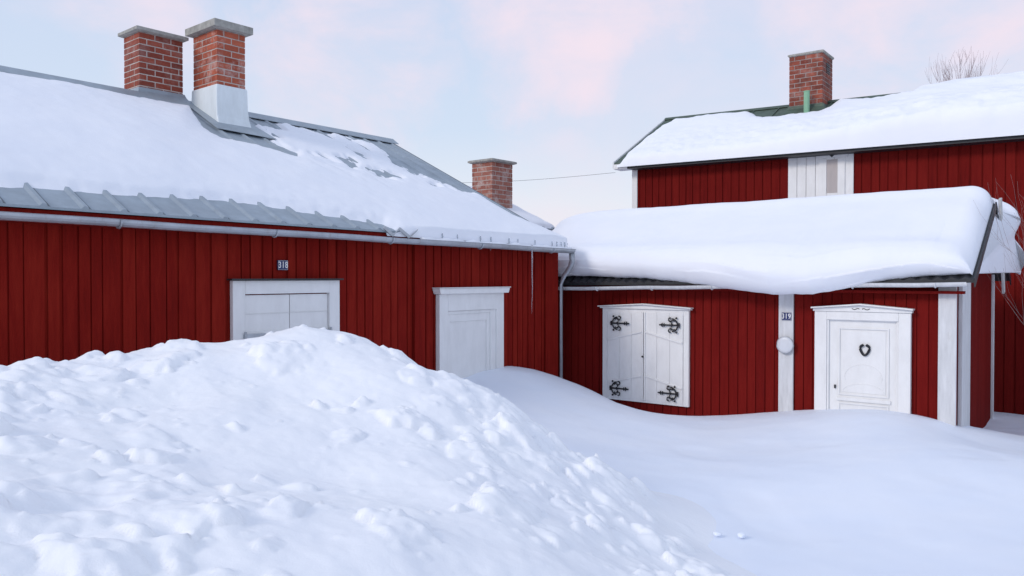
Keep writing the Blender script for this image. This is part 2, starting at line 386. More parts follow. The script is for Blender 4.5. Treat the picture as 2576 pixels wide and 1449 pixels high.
# openings, left house
def frame(mb,x0,x1,z0,z1,w,yf,yb,bottom=True,top=None):
    t=top or w
    mb.box(x0,x0+w,yf,yb,z0,z1);mb.box(x1-w,x1,yf,yb,z0,z1);mb.box(x0+w,x1-w,yf-.002,yb,z1-t,z1)
    if bottom: mb.box(x0+w,x1-w,yf-.002,yb,z0,z0+w)
x0=FL.xat(584,-.06);x1=FL.xat(853,-.06);z1=.5*(FL.zat(x0,-.06,706)+FL.zat(x1,-.06,705));z0=z1-1.15
mb=MB();frame(mb,x0,x1,z0,z1,.125,-.07,-.019);w=mb.build('window',WHITE,HL,bevel=.004)
mb=MB();mb.box(x0-.03,x1+.02,-.11,-.019,z1+.003,z1+.018);mb.build('drip_cap',DARK,w)
xm=.5*(x0+x1)+.02;zt=z1-.13
for a,b in((x0+.13,xm-.004),(xm+.004,x1-.13)):
    mb=MB();mb.box(a,b,-.042,-.0192,z0+.13,zt-.005)
    mb.box(a+.0,b,-.055,-.0422,zt-.42,zt-.34);mb.box(a,b,-.051,-.0422,zt-.34+.16,zt-.34+.165)
    mb.build('shutter',WHITE,w,bevel=.003)
for a in(x0+.10,x1-.33):
    mb=MB();mb.box(a,a+.23,-.079,-.0712,zt-.398,zt-.362);mb.tube([(a+.02 if a<xm else a+.21,-.081,zt-.42),(a+.02 if a<xm else a+.21,-.081,zt-.34)],.012,8);mb.build('hinge',GUTTER,w)
x0=FL.xat(1102,-.06);x1=FL.xat(1264,-.06);z1=.5*(FL.zat(x0,-.06,742)+FL.zat(x1,-.06,735));z0=z1-1.75
mb=MB();mb.box(x0+.14,x1-.24,-.046,-.0192,z0,z1-.24)
mb.box(x0+.14,x0+.20,-.058,-.0462,z0,z1-.24);mb.box(x1-.30,x1-.24,-.058,-.0462,z0,z1-.24);mb.box(x0+.20,x1-.30,-.058,-.0462,z1-.33,z1-.24);mb.box(x0+.20,x1-.30,-.058,-.0462,z1-1.15,z1-1.02)
d=mb.build('door',WHITE,HL,bevel=.004)
mb=MB();mb.box(x0,x0+.14,-.085,-.0194,z0,z1);mb.box(x1-.24,x1-.14,-.070,-.0194,z0,z1-.2);mb.box(x1-.14,x1,-.085,-.0194,z0,z1);mb.box(x0+.14,x1-.14,-.088,-.0194,z1-.2,z1);mb.box(x0+.14,x1-.24,-.070,-.0194,z1-.24,z1-.202)
mb.build('door_frame',WHITE,d,bevel=.004)
mb=MB();mb.extrude_y([(x0-.03,z1+.002),(x1+.03,z1+.002),(x1+.05,z1+.05),(x1+.05,z1+.066),(x0-.05,z1+.066),(x0-.05,z1+.05)],-.14,-.0194);mb.box(x0-.06,x1+.06,-.155,-.0194,z1+.068,z1+.078)
mb.build('cornice',WHITE,d,bevel=.003)
plate(FL,712,667,.110,.095,'318',HL,-.04)

# roof snow, generic height field over a roof
def roof_snow(name,fr,zroof,x0,x1,y0,y1,ry,step,Tf,label,normal=.35):
    xs=np.arange(x0,x1+step,step);ys=np.arange(y0,y1+step,step);X,Y=np.meshgrid(xs,ys)
    Yc=np.minimum(Y,ry);Z=zroof(X,Yc);WX,WY=fr.w(X,Yc);px,py=proj(WX,WY,Z)
    T=Tf(X,Y,px,py,WY)
    Zr=zroof(X,Y);V=np.stack([X.ravel(),(Y-np.maximum(T,0)*normal*np.where(Y<ry,1,0)).ravel(),(Zr+T).ravel()],1)
    o=grid_mesh(name,V,len(xs),len(ys),SNOWR,T>-.02)
    o.location=(fr.o[0],fr.o[1],0);o.rotation_euler=(0,0,fr.a)
    return tag(o,label,'snow')
polyL=[(-1500,365),(-600,422),(0,470),(110,474),(200,484),(330,494),(450,498),(560,506),(700,524),(850,548),(960,564),(1000,584),(1100,602),(1250,618),(1440,636),(1440,608),(1400,588),(1290,543),(1200,490),(1110,466),(1040,430),(930,366),(870,346),(760,326),(640,304),(634,322),(690,356),(742,392),(640,366),(560,350),(512,324),(478,270),(330,243),(200,216),(40,190),(-1500,-120)]
holes=[[(838,396),(868,398),(912,430),(885,428)],[(905,424),(965,432),(1010,452),(950,446)],[(1060,450),(1110,470),(1090,466)],[(780,388),(840,404),(880,426),(820,408)],[(870,372),(900,384),(930,404),(895,392)]]
thin=[(620,290),(760,320),(870,340),(930,360),(1110,462),(1210,492),(1050,478),(900,440),(738,392),(640,340)]
def TL(X,Y,px,py,WY):
    sc=WY/F
    th=sstep(-25,25,sdf(px,py,thin))
    d=sdf(px,py,polyL)*sc+.010*fbm(X*2,Y*2,5,3)+.006*vnoise(X*14,Y*14,8)+th*.15*fbm(X*4.5,Y*2.6,15,4)
    for h in holes: d=np.minimum(d,-sdf(px,py,h)*sc*1.5+.09*fbm(X*8,Y*5,2,3)+.01)
    tm=.09+.03*fbm(X*.8,Y*.8,11,3)
    tm=tm*(1-.85*th)
    T=np.where(d>0,tm*(1-np.exp(-d/.14))+.032*sstep(0,.05,d),d*.6)
    T=T+.006*fbm(X*2.5,Y*2.5,21,3)*(d>.1)+.003*fbm(X*9,Y*9,22,2)*(d>.05)
    edge=np.minimum(np.minimum(Y-OV+.02,.02-X+.02),X-xl)
    T=np.where(edge<0.02,-.05,T)
    b=.12*sstep(RY+.4,RY+.8,Y)-.03
    return np.where(Y>RY+.02,b,T)
roof_snow('roof_snow',FL,zroofL,xl,.06,OV-.04,2*RY-OV,RY,.026,TL,'thin smooth snow sheet on the grey ribbed roof with the two tall chimneys')

IC=[(1112,20,.009),(1150,10,.006),(1208,18,.008),(1234,30,.010),(1280,22,.008),(1302,9,.006),(1345,12,.007),(1388,16,.008),(1400,22,.009),(1411,12,.007),(1420,18,.009)]
def icicle(x,y,z,ln,r,label,grp=None):
    mb=MB();n=7;pts=[(0,0,.02)]+[(.004*math.sin(k*1.7),.003*math.cos(k),-ln*k/n) for k in range(n+1)]
    mb.tube(pts,[r*.8]+[r*(1-k/n)**.8*(1+.15*math.sin(k*2.3))+.0012 for k in range(n+1)],7)
    o=mb.build('icicle',ICE,None,smooth=True);X,Y=FL.w(x,y);o.location=(X,Y,z);o.rotation_euler=(0,0,FL.a);return tag(o,label,'icicle',grp)
for px,ln,r in IC:
    x=FL.xat(px,OV-.015);x=min(x,.03);X,Y=FL.w(x,OV);icicle(x,OV-.022,zE(x)-.01,1.1*ln*Y/F,r,'short icicle hanging from the snowy right end of the grey roof eave','short icicles on the cottage eave')
x=FL.xat(1331,yg);X,Y=FL.w(x,yg);icicle(x,yg-.05,gz(x)-.04,160*Y/F,.0085,'single long thin icicle hanging from the gutter right of the cottage door')
mb=MB();xa=FL.xat(1060,yg);n=40;mb.tube([(xa+(.02-xa)*k/n,yg,gz(xa+(.02-xa)*k/n)+.005) for k in range(n+1)],[.012+.034*max(0,mnoise.noise(Vector((k*.45,3,1)))+.45) for k in range(n+1)],8)
o=mb.build('gutter_snow',SNOWR,None,smooth=True);o.location=(FL.o[0],FL.o[1],0);o.rotation_euler=(0,0,FL.a);tag(o,'narrow strip of icy snow lying in the cottage gutter above its door','snow')

# ================================================================ REAR HOUSE (chimney peeping over the verge)
FB=Fr(.642,14.9,50);HB=root('rear_cottage',FB,'mostly hidden cottage behind the long cottage gable, with one pale brick chimney','house')
ryB=1.7;zRb=FB.zat(0,ryB,481);slB=.44;zEb=zRb-slB*(ryB+.2);xlB=-2.55
zrB=lambda x,y:zRb-slB*abs(y-ryB)
mb=MB();add_walls(mb,FB,xlB,-.02,2*ryB,lambda x:zrB(0,0)-.03,lambda x:zRb-.04,ryB,0,.2,.125,.02);mb.build('wall',RED,HB)
mb=MB();pr=ribprof(xlB-.05,.1,.29);sheet(mb,pr,-.2,lambda x:zEb,ryB,lambda x:zRb);sheet(mb,pr,2*ryB+.2,lambda x:zEb,ryB,lambda x:zRb);mb.build('roof',METAL,HB)
yF=ryB-1.25;xa=FB.xat(1238,yF);xb=FB.xat(1289,yF);yb=FB.yat(1188,xa)
zc=FB.zat(xa,yF,398);zt_=FB.zat(xa,yF,406)
c=chimney(FB,HB,xa,xb,yF,yb,zrB(0,yF)-.4,zt_,zc,BRICK3,MORTAR,ov=.06,course=.085)
tag(c,'small pale weathered brick chimney with a thin flat slab')
def TB(X,Y,px,py,WY):
    e=np.minimum(np.minimum(X-xlB,.06-X),np.minimum(Y+.18,2*ryB+.18-Y));return np.where(e<0,-.05,.07*(1-np.exp(-e/.06))+.02*fbm(X*3,Y*3,4,3)+.02)
roof_snow('roof_snow',FB,lambda X,Y:zRb-slB*np.abs(Y-ryB),xlB-.05,.12,-.24,2*ryB+.24,ryB,.05,TB,'thin snow on the roof behind the long cottage, beside the small pale chimney')

# ================================================================ RIGHT HOUSE
FR=Fr(.5575*8.5,8.5,-37)
HR=root('red_shed_cottage',FR,'small red cottage under a thick overhanging snow cap, white shutters with black scroll hinges','house')
xL=-5.75;DR=3.2;RYR=1.6;OVR=-.22
xe=FR.xat(1410,OVR);gl=FR.zat(xe,OVR,713);gr=FR.zat(.15,OVR,704)
zER=lambda x:gr+(gl-gr)*(x-.15)/(xe-.15)
zRR_=FR.zat(.2,RYR,512);zRR=lambda x:zRR_-.00*x
def zroofR(x,y):
    yy=np.where(y>RYR,2*RYR-y,y);return zER(x)+(yy-OVR)/(RYR-OVR)*(zRR(x)-zER(x))
zwR=lambda x:float(zroofR(np.float64(x),np.float64(0)))-.05
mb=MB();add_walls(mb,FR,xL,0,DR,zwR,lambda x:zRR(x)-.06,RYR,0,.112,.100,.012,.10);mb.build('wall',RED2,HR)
mb=MB();pr=waveprof(xL-.15,.2,.13,.028);sheet(mb,pr,OVR,zER,RYR,zRR,.03);sheet(mb,pr,DR-OVR,zER,RYR,zRR,.03);RR=mb.build('roof',DARK,HR)
def slopeboard(xa,xb,ya,yb,zf,dz0,dz1):
    m=MB();m.hexa([(xa,ya,zf(ya)+dz0),(xb,ya,zf(ya)+dz0),(xb,yb,zf(yb)+dz0),(xa,yb,zf(yb)+dz0),(xa,ya,zf(ya)+dz1),(xb,ya,zf(ya)+dz1),(xb,yb,zf(yb)+dz1),(xa,yb,zf(yb)+dz1)]);return m
zfr=lambda y:float(zroofR(np.float64(.2),np.float64(y)))
slopeboard(.202,.216,OVR-.01,RYR,zfr,-.07,.02).build('verge_board',DARK,HR)
slopeboard(.203,.216,RYR+.002,DR-OVR+.02,zfr,-.08,.02).build('verge_board',DARK,HR)
pts=[(1.50,zRR_+.04),(1.64,zRR_+.07),(2.08,EYE-.20),(1.99,EYE-.22)]
mb=MB();mb.loft([[(.240,y,z) for y,z in pts],[(.268,y,z) for y,z in pts]]);o=mb.build('hanging_board',OLDWOOD,HR,bevel=.003);tag(o,'weathered grey board hanging from the gable peak')
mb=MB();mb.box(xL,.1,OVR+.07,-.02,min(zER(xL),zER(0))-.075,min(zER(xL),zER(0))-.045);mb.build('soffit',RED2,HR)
yg2=OVR-.03
ga=FR.zat(FR.xat(1405,yg2),yg2,723);gb=FR.zat(.1,yg2,711);g2=lambda x:gb+(ga-gb)*(x-.1)/(FR.xat(1405,yg2)-.1)
gutter((xL+.35,yg2,g2(xL+.35)),(.14,yg2,g2(.14)),.042,'gutter',WHITE2,HR,.8)
xa=FR.xat(1959,-.05);xb=FR.xat(1996,-.05);mb=MB();mb.box(xa,xb,-.05,-.0145,0,zwR(xa)-.02);mb.build('pilaster',WHITE2,HR,bevel=.005)
mb=MB();x0c=FR.xat(2361,-.05);mb.box(x0c,.022,-.055,-.0145,0,zwR(0)-.02);mb.build('corner_board',WHITE2,HR,bevel=.006)
mb=MB();mb.box(.0145,.060,.12,.72,0,zwR(0)+.02);mb.build('corner_board',WHITE2,HR,bevel=.006)
mb=MB();mb.box(.0145,.04,DR-.1,DR+.03,0,zwR(0));mb.build('corner_board',WHITE2,HR)
plate(FR,1978,796,.115,.095,'319',HR,-.062)
x,z=FR.hit(1974,868,-.1);mb=MB();rings=[]
for r,y in((.085,-.05),(.085,-.070),(.096,-.072),(.096,-.092),(.092,-.100),(.07,-.104),(.04,-.106),(.006,-.107)): rings.append([(x+r*math.cos(2*math.pi*k/32),y,z+r*math.sin(2*math.pi*k/32)) for k in range(32)])
mb.loft(rings);lm=mb.build('wall_lamp',LAMPM,HR,smooth=True)
mb=MB();mb.tube([(x+.098*math.cos(2*math.pi*k/32),-.086,z+.098*math.sin(2*math.pi*k/32)) for k in range(33)],.008,6);mb.build('rim',GUTTER,lm,smooth=True)
x0=FR.xat(1516,-.06);x1=FR.xat(1733,-.06)
z1=.5*(FR.zat(x0,-.06,777)+FR.zat(x1,-.06,779));z0=.5*(FR.zat(x0,-.06,1004)+FR.zat(x1,-.06,1022))
mb=MB();frame(mb,x0,x1,z0,z1,.075,-.06,-.0145);w=mb.build('window',WHITE,HR,bevel=.004)
mb=MB();xm=.5*(x0+x1);mb.extrude_y([(x0-.03,z1+.002),(x1+.03,z1+.002),(x1+.03,z1+.02),(xm,z1+.06),(x0-.03,z1+.02)],-.085,-.0145)
mb.loft([[(x0-.05,-.12,z1+.022),(x0-.05,-.02,z1+.022),(x0-.05,-.02,z1+.036),(x0-.05,-.12,z1+.036)],[(xm,-.12,z1+.063),(xm,-.02,z1+.063),(xm,-.02,z1+.078),(xm,-.12,z1+.078)],[(x1+.05,-.12,z1+.022),(x1+.05,-.02,z1+.022),(x1+.05,-.02,z1+.036),(x1+.05,-.12,z1+.036)]])
mb.build('pediment',WHITE,w,bevel=.003)
xa,xb=x0+.078,x1-.078;za,zb=z0+.03,z1-.04
def strip(m,p,q,wd,y0,y1):
    d=Vector((q[0]-p[0],q[1]-p[1])).normalized();n_=Vector((-d.y,d.x))*wd*.5
    m.extrude_y([(p[0]+n_.x,p[1]+n_.y),(q[0]+n_.x,q[1]+n_.y),(q[0]-n_.x,q[1]-n_.y),(p[0]-n_.x,p[1]-n_.y)],y0,y1)
H=zb-za
for k,(a,b) in enumerate(((xa,xm-.005),(xm+.005,xb))):
    m=MB();wd=(b-a)
    for j in range(3):
        m.box(a+wd*j/3+.0015,a+wd*(j+1)/3-.0015,-.066,-.04,za+random.uniform(0,.006),zb,random.random())
    sh=m.build('shutter',WHITE,w,bevel=.002)
    for f in(.72,.22):
        m=MB();lo=za+H*(f-.05);hi=za+H*(f+.06)
        strip(m,(a+.01,lo),(b-.024,hi),.022,-.082,-.0665) if k==0 else strip(m,(a+.024,hi),(b-.01,lo),.022,-.082,-.0665)
        m.build('batten',WHITE,sh,bevel=.002)
    m=MB();m.box((b-.022 if k==0 else a+.001),(b-.001 if k==0 else a+.022),-.080,-.0665,za,zb);m.build('stile',WHITE,w,bevel=.002)
def hinge(px,py,s):
    x,z=FR.hit(px,py,-.085);m=MB();c=lambda u,v:(x+s*(u-.115),-.090,z+v)
    arc=lambda cx,cy,r,a,b,n=10:[c(cx+r*math.cos(math.radians(a+(b-a)*i/n)),cy+r*math.sin(math.radians(a+(b-a)*i/n))) for i in range(n+1)]
    def tb(p,r=.0085): m.tube(p,r,5)
    tb([c(-.01,0),c(.28,0)],.011);tb(arc(.105,0,.085,95,265),.0105)
    for q in(1,-1):
        tb(arc(.125,q*.072,.024,-170*q,110*q),.009);tb(arc(.085,q*.034,.028,-90*q,150*q),.0075)
        tb([c(.255,0),c(.232,q*.024)],.0075);tb([c(.205,0),c(.215,q*.022)],.0075)
        m.tube([c(.03,q*.10),c(.045,q*.088)],.013,6)
    tb([c(.0,-.03),c(.0,.03)],.012)
    m.build('hinge',IRON,w)
hinge(1556,813,1);hinge(1688,818,-1);hinge(1554,977,1);hinge(1684,990,-1)
x,z=FR.hit(1617,897,-.085);m=MB();m.tube([(x,-.080,z),(x,-.105,z)],.012,10);m.build('knob',IRON,w)
x0=FR.xat(2051,-.06);x1=FR.xat(2293,-.06);z1=.5*(FR.zat(x0,-.06,786)+FR.zat(x1,-.06,784));z0=z1-1.9
xdl=FR.xat(2082,-.05);xdr=FR.xat(2262,-.05)
zd=FR.zat(.5*(xdl+xdr),-.05,806)
m=MB();m.box(xdl,xdr,-.04,-.0146,z0,zd)
pxl=FR.xat(2110,-.05);pxr=FR.xat(2238,-.05);pz1=FR.zat(pxl,-.05,823);pz0=FR.zat(pxl,-.05,992)
def ring(m,a,b,c_,d,t,y0,y1):
    m.box(a,a+t,y0,y1,c_,d);m.box(b-t,b,y0,y1,c_,d);m.box(a+t,b-t,y0,y1,d-t,d);m.box(a+t,b-t,y0,y1,c_,c_+t)
ring(m,pxl,pxr,pz0,pz1,.018,-.054,-.0402);m.box(pxl+.035,pxr-.035,-.046,-.0402,pz0+.035,pz1-.035)
m.box(pxl-.02,pxr+.02,-.060,-.0402,pz0-.065,pz0-.025);ring(m,pxl,pxr,pz0-.5,pz0-.085,.018,-.054,-.0402)
ac=.5*(pxl+pxr)
m.tube([(ac+.22*math.cos(math.pi*k/14),-.047,pz0+.04+.10*math.sin(math.pi*k/14)) for k in range(15)],.004,5)
m.tube([(ac+.20*math.sin(t_*math.pi/12)*1.0,-.047,pz0+.36-.30*(1-math.cos(t_*math.pi/12))*.5-.0) for t_ in range(-7,8)],.0035,5)
d=m.build('door',WHITE,HR,bevel=.004)
m=MB();m.box(x0,xdl,-.08,-.0146,z0,z1);m.box(xdr,x1,-.08,-.0146,z0,z1);m.box(xdl,xdr,-.083,-.0146,zd,z1)
m.box(xdl,xdl+.022,-.066,-.0405,z0,zd-.001);m.box(xdr-.022,xdr,-.066,-.0405,z0,zd-.001);m.build('door_frame',WHITE,d,bevel=.005)
m=MB();xm2=.5*(x0+x1);m.extrude_y([(x0-.015,z1+.002),(x1+.015,z1+.002),(x1+.015,z1+.03),(xm2,z1+.075),(x0-.015,z1+.03)],-.095,-.0146)
m.loft([[(x0-.03,-.135,z1+.032),(x0-.03,-.02,z1+.032),(x0-.03,-.02,z1+.05),(x0-.03,-.135,z1+.05)],[(xm2,-.135,z1+.078),(xm2,-.02,z1+.078),(xm2,-.02,z1+.096),(xm2,-.135,z1+.096)],[(x1+.03,-.135,z1+.032),(x1+.03,-.02,z1+.032),(x1+.03,-.02,z1+.05),(x1+.03,-.135,z1+.05)]])
m.build('pediment',WHITE,d,bevel=.003)
m=MB()
for q in(1,-1): m.tube([(xm2+q*(.015+.08*k/8),-.098,z1+.034+.007*math.sin(k*.9)) for k in range(9)],.0038,5)
m.build('carved_ornament',IRON,d)
x,z=FR.hit(2175,878,-.07);m=MB();pts=[]
for k in range(21):
    a=math.radians(122+296*k/20);ca,sa=math.cos(a),math.sin(a)
    low=max(0,-sa);pts.append((x+.050*ca*(1-.22*low),-.060,z+(.052+.020*low)*sa))
pts=[(x-.014,-.060,z+.030)]+pts+[(x+.014,-.060,z+.030)]
m.tube(pts,.0145,6);m.build('horseshoe',IRON,d)
x,z=FR.hit(2100,972,-.06);m=MB();m.box(x-.008,x+.008,-.062,-.0405,z-.02,z+.02);m.build('keyhole_plate',IRON,d)

# big snow cap on the right house
def catmull(cps,n):
    out=[];c=[cps[0]]+cps+[cps[-1]]
    for i in range(1,len(c)-2):
        for k in range(n):
            t=k/n;p0,p1,p2,p3=c[i-1],c[i],c[i+1],c[i+2]
            out.append(tuple(.5*(2*p1[j]+(p2[j]-p0[j])*t+(2*p0[j]-5*p1[j]+4*p2[j]-p3[j])*t*t+(3*p1[j]-p0[j]-3*p2[j]+p3[j])*t**3) for j in range(2)))
    out.append(cps[-1]);return out
tT=[-.3,0,.2,.56,.96,1.38,1.83,2.3,3.0,3.6,4.3,5.07,5.6,6.2]
lipz=[.06,.06,.055,.02,-.06,-.135,-.14,-.09,.01,.07,.095,.11,.12,.12]
lipy=[.04,.04,.04,.0,-.08,-.16,-.17,-.12,-.02,.04,.07,.09,.09,.09]
fh=[.30,.36,.42,.48,.56,.62,.64,.60,.54,.49,.47,.45,.43,.4]
XE=.16
rows=[];xs=np.concatenate([np.linspace(-6.05,-5.3,40)[:-1],np.linspace(-5.3,-.2,260)[:-1],np.linspace(-.2,XE,50)])
for x in xs:
    t=-x
    lz=np.interp(t,tT,lipz);ly=np.interp(t,tT,lipy);f=np.interp(t,tT,fh)
    lz+=.014*mnoise.noise(Vector((x*3.1,1,0)))+.006*mnoise.noise(Vector((x*11,4,0)))
    ly+=.02*mnoise.noise(Vector((x*2.1,7,0)))
    e=1.0
    if x<-5.2: e=max(.12,math.sqrt(max(0,1-((-5.2-x)/.86)**2)))
    if x>XE-.22: e=max(.22,math.sqrt(max(0,1-((x-XE+.22)/.23)**2)))
    f*=e
    ze=zER(x);zr_=zRR(x);m_=(zr_-ze)/(RYR-OVR)
    roof=lambda y:ze+(y-OVR)*m_ if y<RYR else zr_-(y-RYR)*m_
    yb=OVR+ly;zb=ze+lz
    thr=(.20+.03*mnoise.noise(Vector((x*.6,2,2)))+.05*np.interp(t,[0,1,2,5],[.6,.8,0,-.2]))*e
    bul=.12*f/.5
    cps=[(yb+.10,zb-.0),(yb,zb),(yb-bul*.7,zb+.14*f),(yb-bul,zb+.36*f),(yb-bul*.55,zb+.62*f),(yb+.10,zb+.86*f),(yb+.42,max(roof(yb+.42)+.26*e,zb+f*1.06)),(.75,roof(.75)+.30*e),(1.2,roof(1.2)+.26*e),(RYR-.05,zr_+thr),(RYR+.35,roof(RYR+.35)+.26*e+.02),(2.5,roof(2.5)+.26*e),(DR+.0,roof(DR+.0)+.20*e),(DR+.15,roof(DR+.15)+.1*e),(DR+.05,roof(DR+.05)-.0)]
    pr=catmull(cps,12);row=[]
    for k,(y,z) in enumerate(pr):
        s_=(z-zb)/max(.2,f)
        if y<.45 and 0.02<s_<1.1:
            q=s_*4.2+1.3*mnoise.noise(Vector((x*.45,0,3)))+.35*mnoise.noise(Vector((x*1.8,s_*3,3)))
            fr_=q-math.floor(q)
            am=.030*(1-s_*.65)*e*max(0,.15+1.2*mnoise.noise(Vector((x*.7,math.floor(q)*3.3,9))))
            y-=am*(fr_**1.6)*2.0
        z+=.02*mnoise.noise(Vector((x*1.2,y*1.5,z*1.5)))*e+.004*mnoise.noise(Vector((x*6,y*6,z*6)))*e
        bk=float(sstep(RYR+.15,RYR+.45,np.float64(y)));endf=float(sstep(-.2,XE,np.float64(x)))
        xx=x+endf*(bk*(.20+.05*math.sin(y*7)))
        row.append((xx,y,z))
    rows.append(row)
mb=MB();n=len(rows[0]);vs=[p for r in rows for p in r];fs=[]
for i in range(len(rows)-1):
    for k in range(n-1): fs.append((i*n+k,i*n+k+1,(i+1)*n+k+1,(i+1)*n+k))
    fs.append((i*n+n-1,i*n,(i+1)*n,(i+1)*n+n-1))
mb.add(vs,fs)
for i,rv in((0,False),(len(rows)-1,True)):
    r=rows[i];prev=list(range(i*n,i*n+n));inner=[]
    for p in r:
        base=float(zroofR(np.float64(max(-6,min(.2,p[0]))),np.float64(min(max(p[1],OVR),DR-OVR))))
        inner.append((p[0]+(.02 if rv else -.05),p[1]+.02,.35*p[2]+.65*(base+.02)))
    o=len(mb.v);mb.v+=inner;mb.t+=[.5]*n
    for k in range(n):
        j=(k+1)%n;mb.f.append((prev[k],prev[j],o+j,o+k));mb.m.append(0)
    mb.f.append(tuple(o+k for k in range(n)));mb.m.append(0)
o=mb.build('roof_snow',SNOWR,None,smooth=True);o.location=(FR.o[0],FR.o[1],0);o.rotation_euler=(0,0,FR.a)
tag(o,'thick layered snow cap sagging over the eave of the small cottage with scroll hinges','snow')

# ================================================================ UPPER RIGHT HOUSE
FT=Fr(7.27,11.86,-37)
HT=root('tall_red_house',FT,'tall red house at the back right, green roof ridge and white boarded hatch','house')
OVT=-.28
xc=FT.xat(1595,0);xv=FT.xat(1550,OVT);xR=2.4
za=FT.zat(xv,OVT,411);xx=FT.xat(2570,OVT);zb=FT.zat(xx,OVT,326)
zET=lambda x:za+(zb-za)*(x-xv)/(xx-xv)
RYT=1.99
xr1=FT.xat(1670,RYT);ra=FT.zat(xr1,RYT,301);xr2=FT.xat(2300,RYT);rb=FT.zat(xr2,RYT,234)
zRT=lambda x:ra+(rb-ra)*(x-xr1)/(xr2-xr1)
xv=.5*(xv+xr1)
def zroofT(x,y):
    yy=np.where(y>RYT,2*RYT-y,y);return zET(x)+(yy-OVT)/(RYT-OVT)*(zRT(x)-zET(x))
zwT=lambda x:float(zroofT(np.float64(x),np.float64(0)))-.06
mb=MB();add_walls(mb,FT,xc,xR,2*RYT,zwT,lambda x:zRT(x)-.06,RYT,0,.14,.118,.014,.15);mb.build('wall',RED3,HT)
mb=MB();pr=ribprof(xv,xR+.3,.5,.022,.03);sheet(mb,pr,OVT,zET,RYT,zRT,.02);sheet(mb,pr,2*RYT-OVT,zET,RYT,zRT,.02);rt=mb.build('roof',GREEN,HT)
mb=MB();
for sg in(-1,1):
    a=RYT+sg*.08;mb.hexa([(xv-.02,a,zRT(xv)-.025),(xR,a,zRT(xR)-.025),(xR,RYT,zRT(xR)+.025),(xv-.02,RYT,zRT(xv)+.025),(xv-.02,a,zRT(xv)-.012),(xR,a,zRT(xR)-.012),(xR,RYT,zRT(xR)+.038),(xv-.02,RYT,zRT(xv)+.038)])
mb.build('ridge_cap',GREEN,rt)
mb=MB();mb.hexa([(xv+.3,OVT-.02,zET(xv)-.13),(xR,OVT-.02,zET(xR)-.13),(xR,-.02,zET(xR)-.13),(xv+.3,-.02,zET(xv)-.13),(xv+.3,OVT-.02,zET(xv)-.022),(xR,OVT-.02,zET(xR)-.022),(xR,-.02,zET(xR)-.022),(xv+.3,-.02,zET(xv)-.022)]);mb.build('fascia',DARK,HT)
mb=MB();mb.box(xv,xv+.30,OVT-.03,.0,zET(xv)-.12,zET(xv)-.025);mb.build('eave_return',WHITE,HT,bevel=.01)
mb=MB();mb.box(xc-.03,FT.xat(1603,-.03),-.04,-.0185,0,zwT(xc)-.05);mb.build('corner_board',WHITE,HT,bevel=.005)
zft=lambda y:float(zroofT(np.float64(xv),np.float64(y)))
slopeboard(xv-.03,xv-.002,OVT,RYT,zft,-.10,.03).build('verge_board',WHITE2,HT)
xa=FT.xat(1981,-.04);xb=FT.xat(2146,-.04);zt_=zwT(xa)-.03;zbm=FT.zat(xa,-.04,545)
m=MB();n=7
for j in range(n): m.box(xa+(xb-xa)*j/n+.003,xa+(xb-xa)*(j+1)/n-.003,-.045,-.0185,zbm,zt_,random.random())
wd=m.build('window',WHITE,HT,bevel=.004)
pa=FT.xat(2078,-.06);pb=FT.xat(2105,-.06);pz1=FT.zat(pa,-.06,402);pz0=FT.zat(pa,-.06,486)
m=MB();m.box(pa,pb,-.056,-.0455,pz0,pz1);m.build('pane',PANE,wd)
m=MB();fx0=FT.xat(2058,-.06);fx1=FT.xat(2124,-.06);m.box(fx0,pa-.002,-.066,-.0455,pz0-.1,pz1+.02);m.box(pb+.002,fx1,-.066,-.0455,pz0-.1,pz1+.02);m.box(fx0-.04,fx1+.04,-.07,-.0455,pz1+.022,pz1+.10);m.box(pa,pb,-.062,-.0455,pz0-.1,pz0-.002);m.build('frame',WHITE,wd,bevel=.004)
mx=.5*(pa+pb);m=MB();m.extrude_y([(mx-.07,pz1+.102),(mx-.035,pz1+.15),(mx,pz1+.125),(mx+.035,pz1+.15),(mx+.07,pz1+.102),(mx,pz1+.03)],-.082,-.0705);m.build('carved_ornament',DARK,wd)
yF=RYT-.42;xb=FT.xat(2066,yF);xa=FT.xat(1983,yF);yb=FT.yat(2091,xb)
yb=min(max(yb,yF+.4),yF+1.0)
zc=FT.zat(xb,yF,124);zt_=FT.zat(xb,yF,131)
c=chimney(FT,HT,xa,xb,yF,yb,float(zroofT(xa,yF))-.3,zt_,zc,BRICK4,MORTARD,ov=.025,course=.083)
m=MB();yv=.5*(yF+yb)
for k in range(5): m.box(xb+.004,xb+.012,yv-.1,yv+.14,zt_-.17-.04*k,zt_-.15-.04*k)
m.build('vent_grille',DARK,c)
zq=float(zroofT(xa,yF));m=MB();m.loft([rect(xa-.02,xb+.02,yF-.02,yb+.02,zq+.12),rect(xa-.03,xb+.04,yF-.04,yb+.03,zq+.06),rect(xa-.12,xb+.12,yF-.2,yb+.03,zq-.08),rect(xa-.12,xb+.12,yF-.2,yb+.03,zq-.3)]);m.build('flashing',GREEN,c)
tag(c,'sooty red brick chimney with darkened top courses')
yp=yF-.16;xp=FT.xat(2027,yp);m=MB();m.tube([(xp,yp,zq-.2),(xp,yp,FT.zat(xp,yp,229))],.055,12);m.tube([(xp,yp,FT.zat(xp,yp,229)-.02),(xp,yp,FT.zat(xp,yp,229))],.06,12);m.build('vent_pipe',GPIPE,HT,smooth=False)
polyT=[(1548,425),(1620,440),(1800,425),(2000,405),(2200,388),(2400,370),(2900,330),(2900,60),(2576,175),(2480,192),(2310,228),(2295,238),(2200,252),(2112,255),(2088,274),(2060,284),(1960,298),(1905,297),(1880,284),(1800,290),(1700,302),(1650,330),(1595,376)]
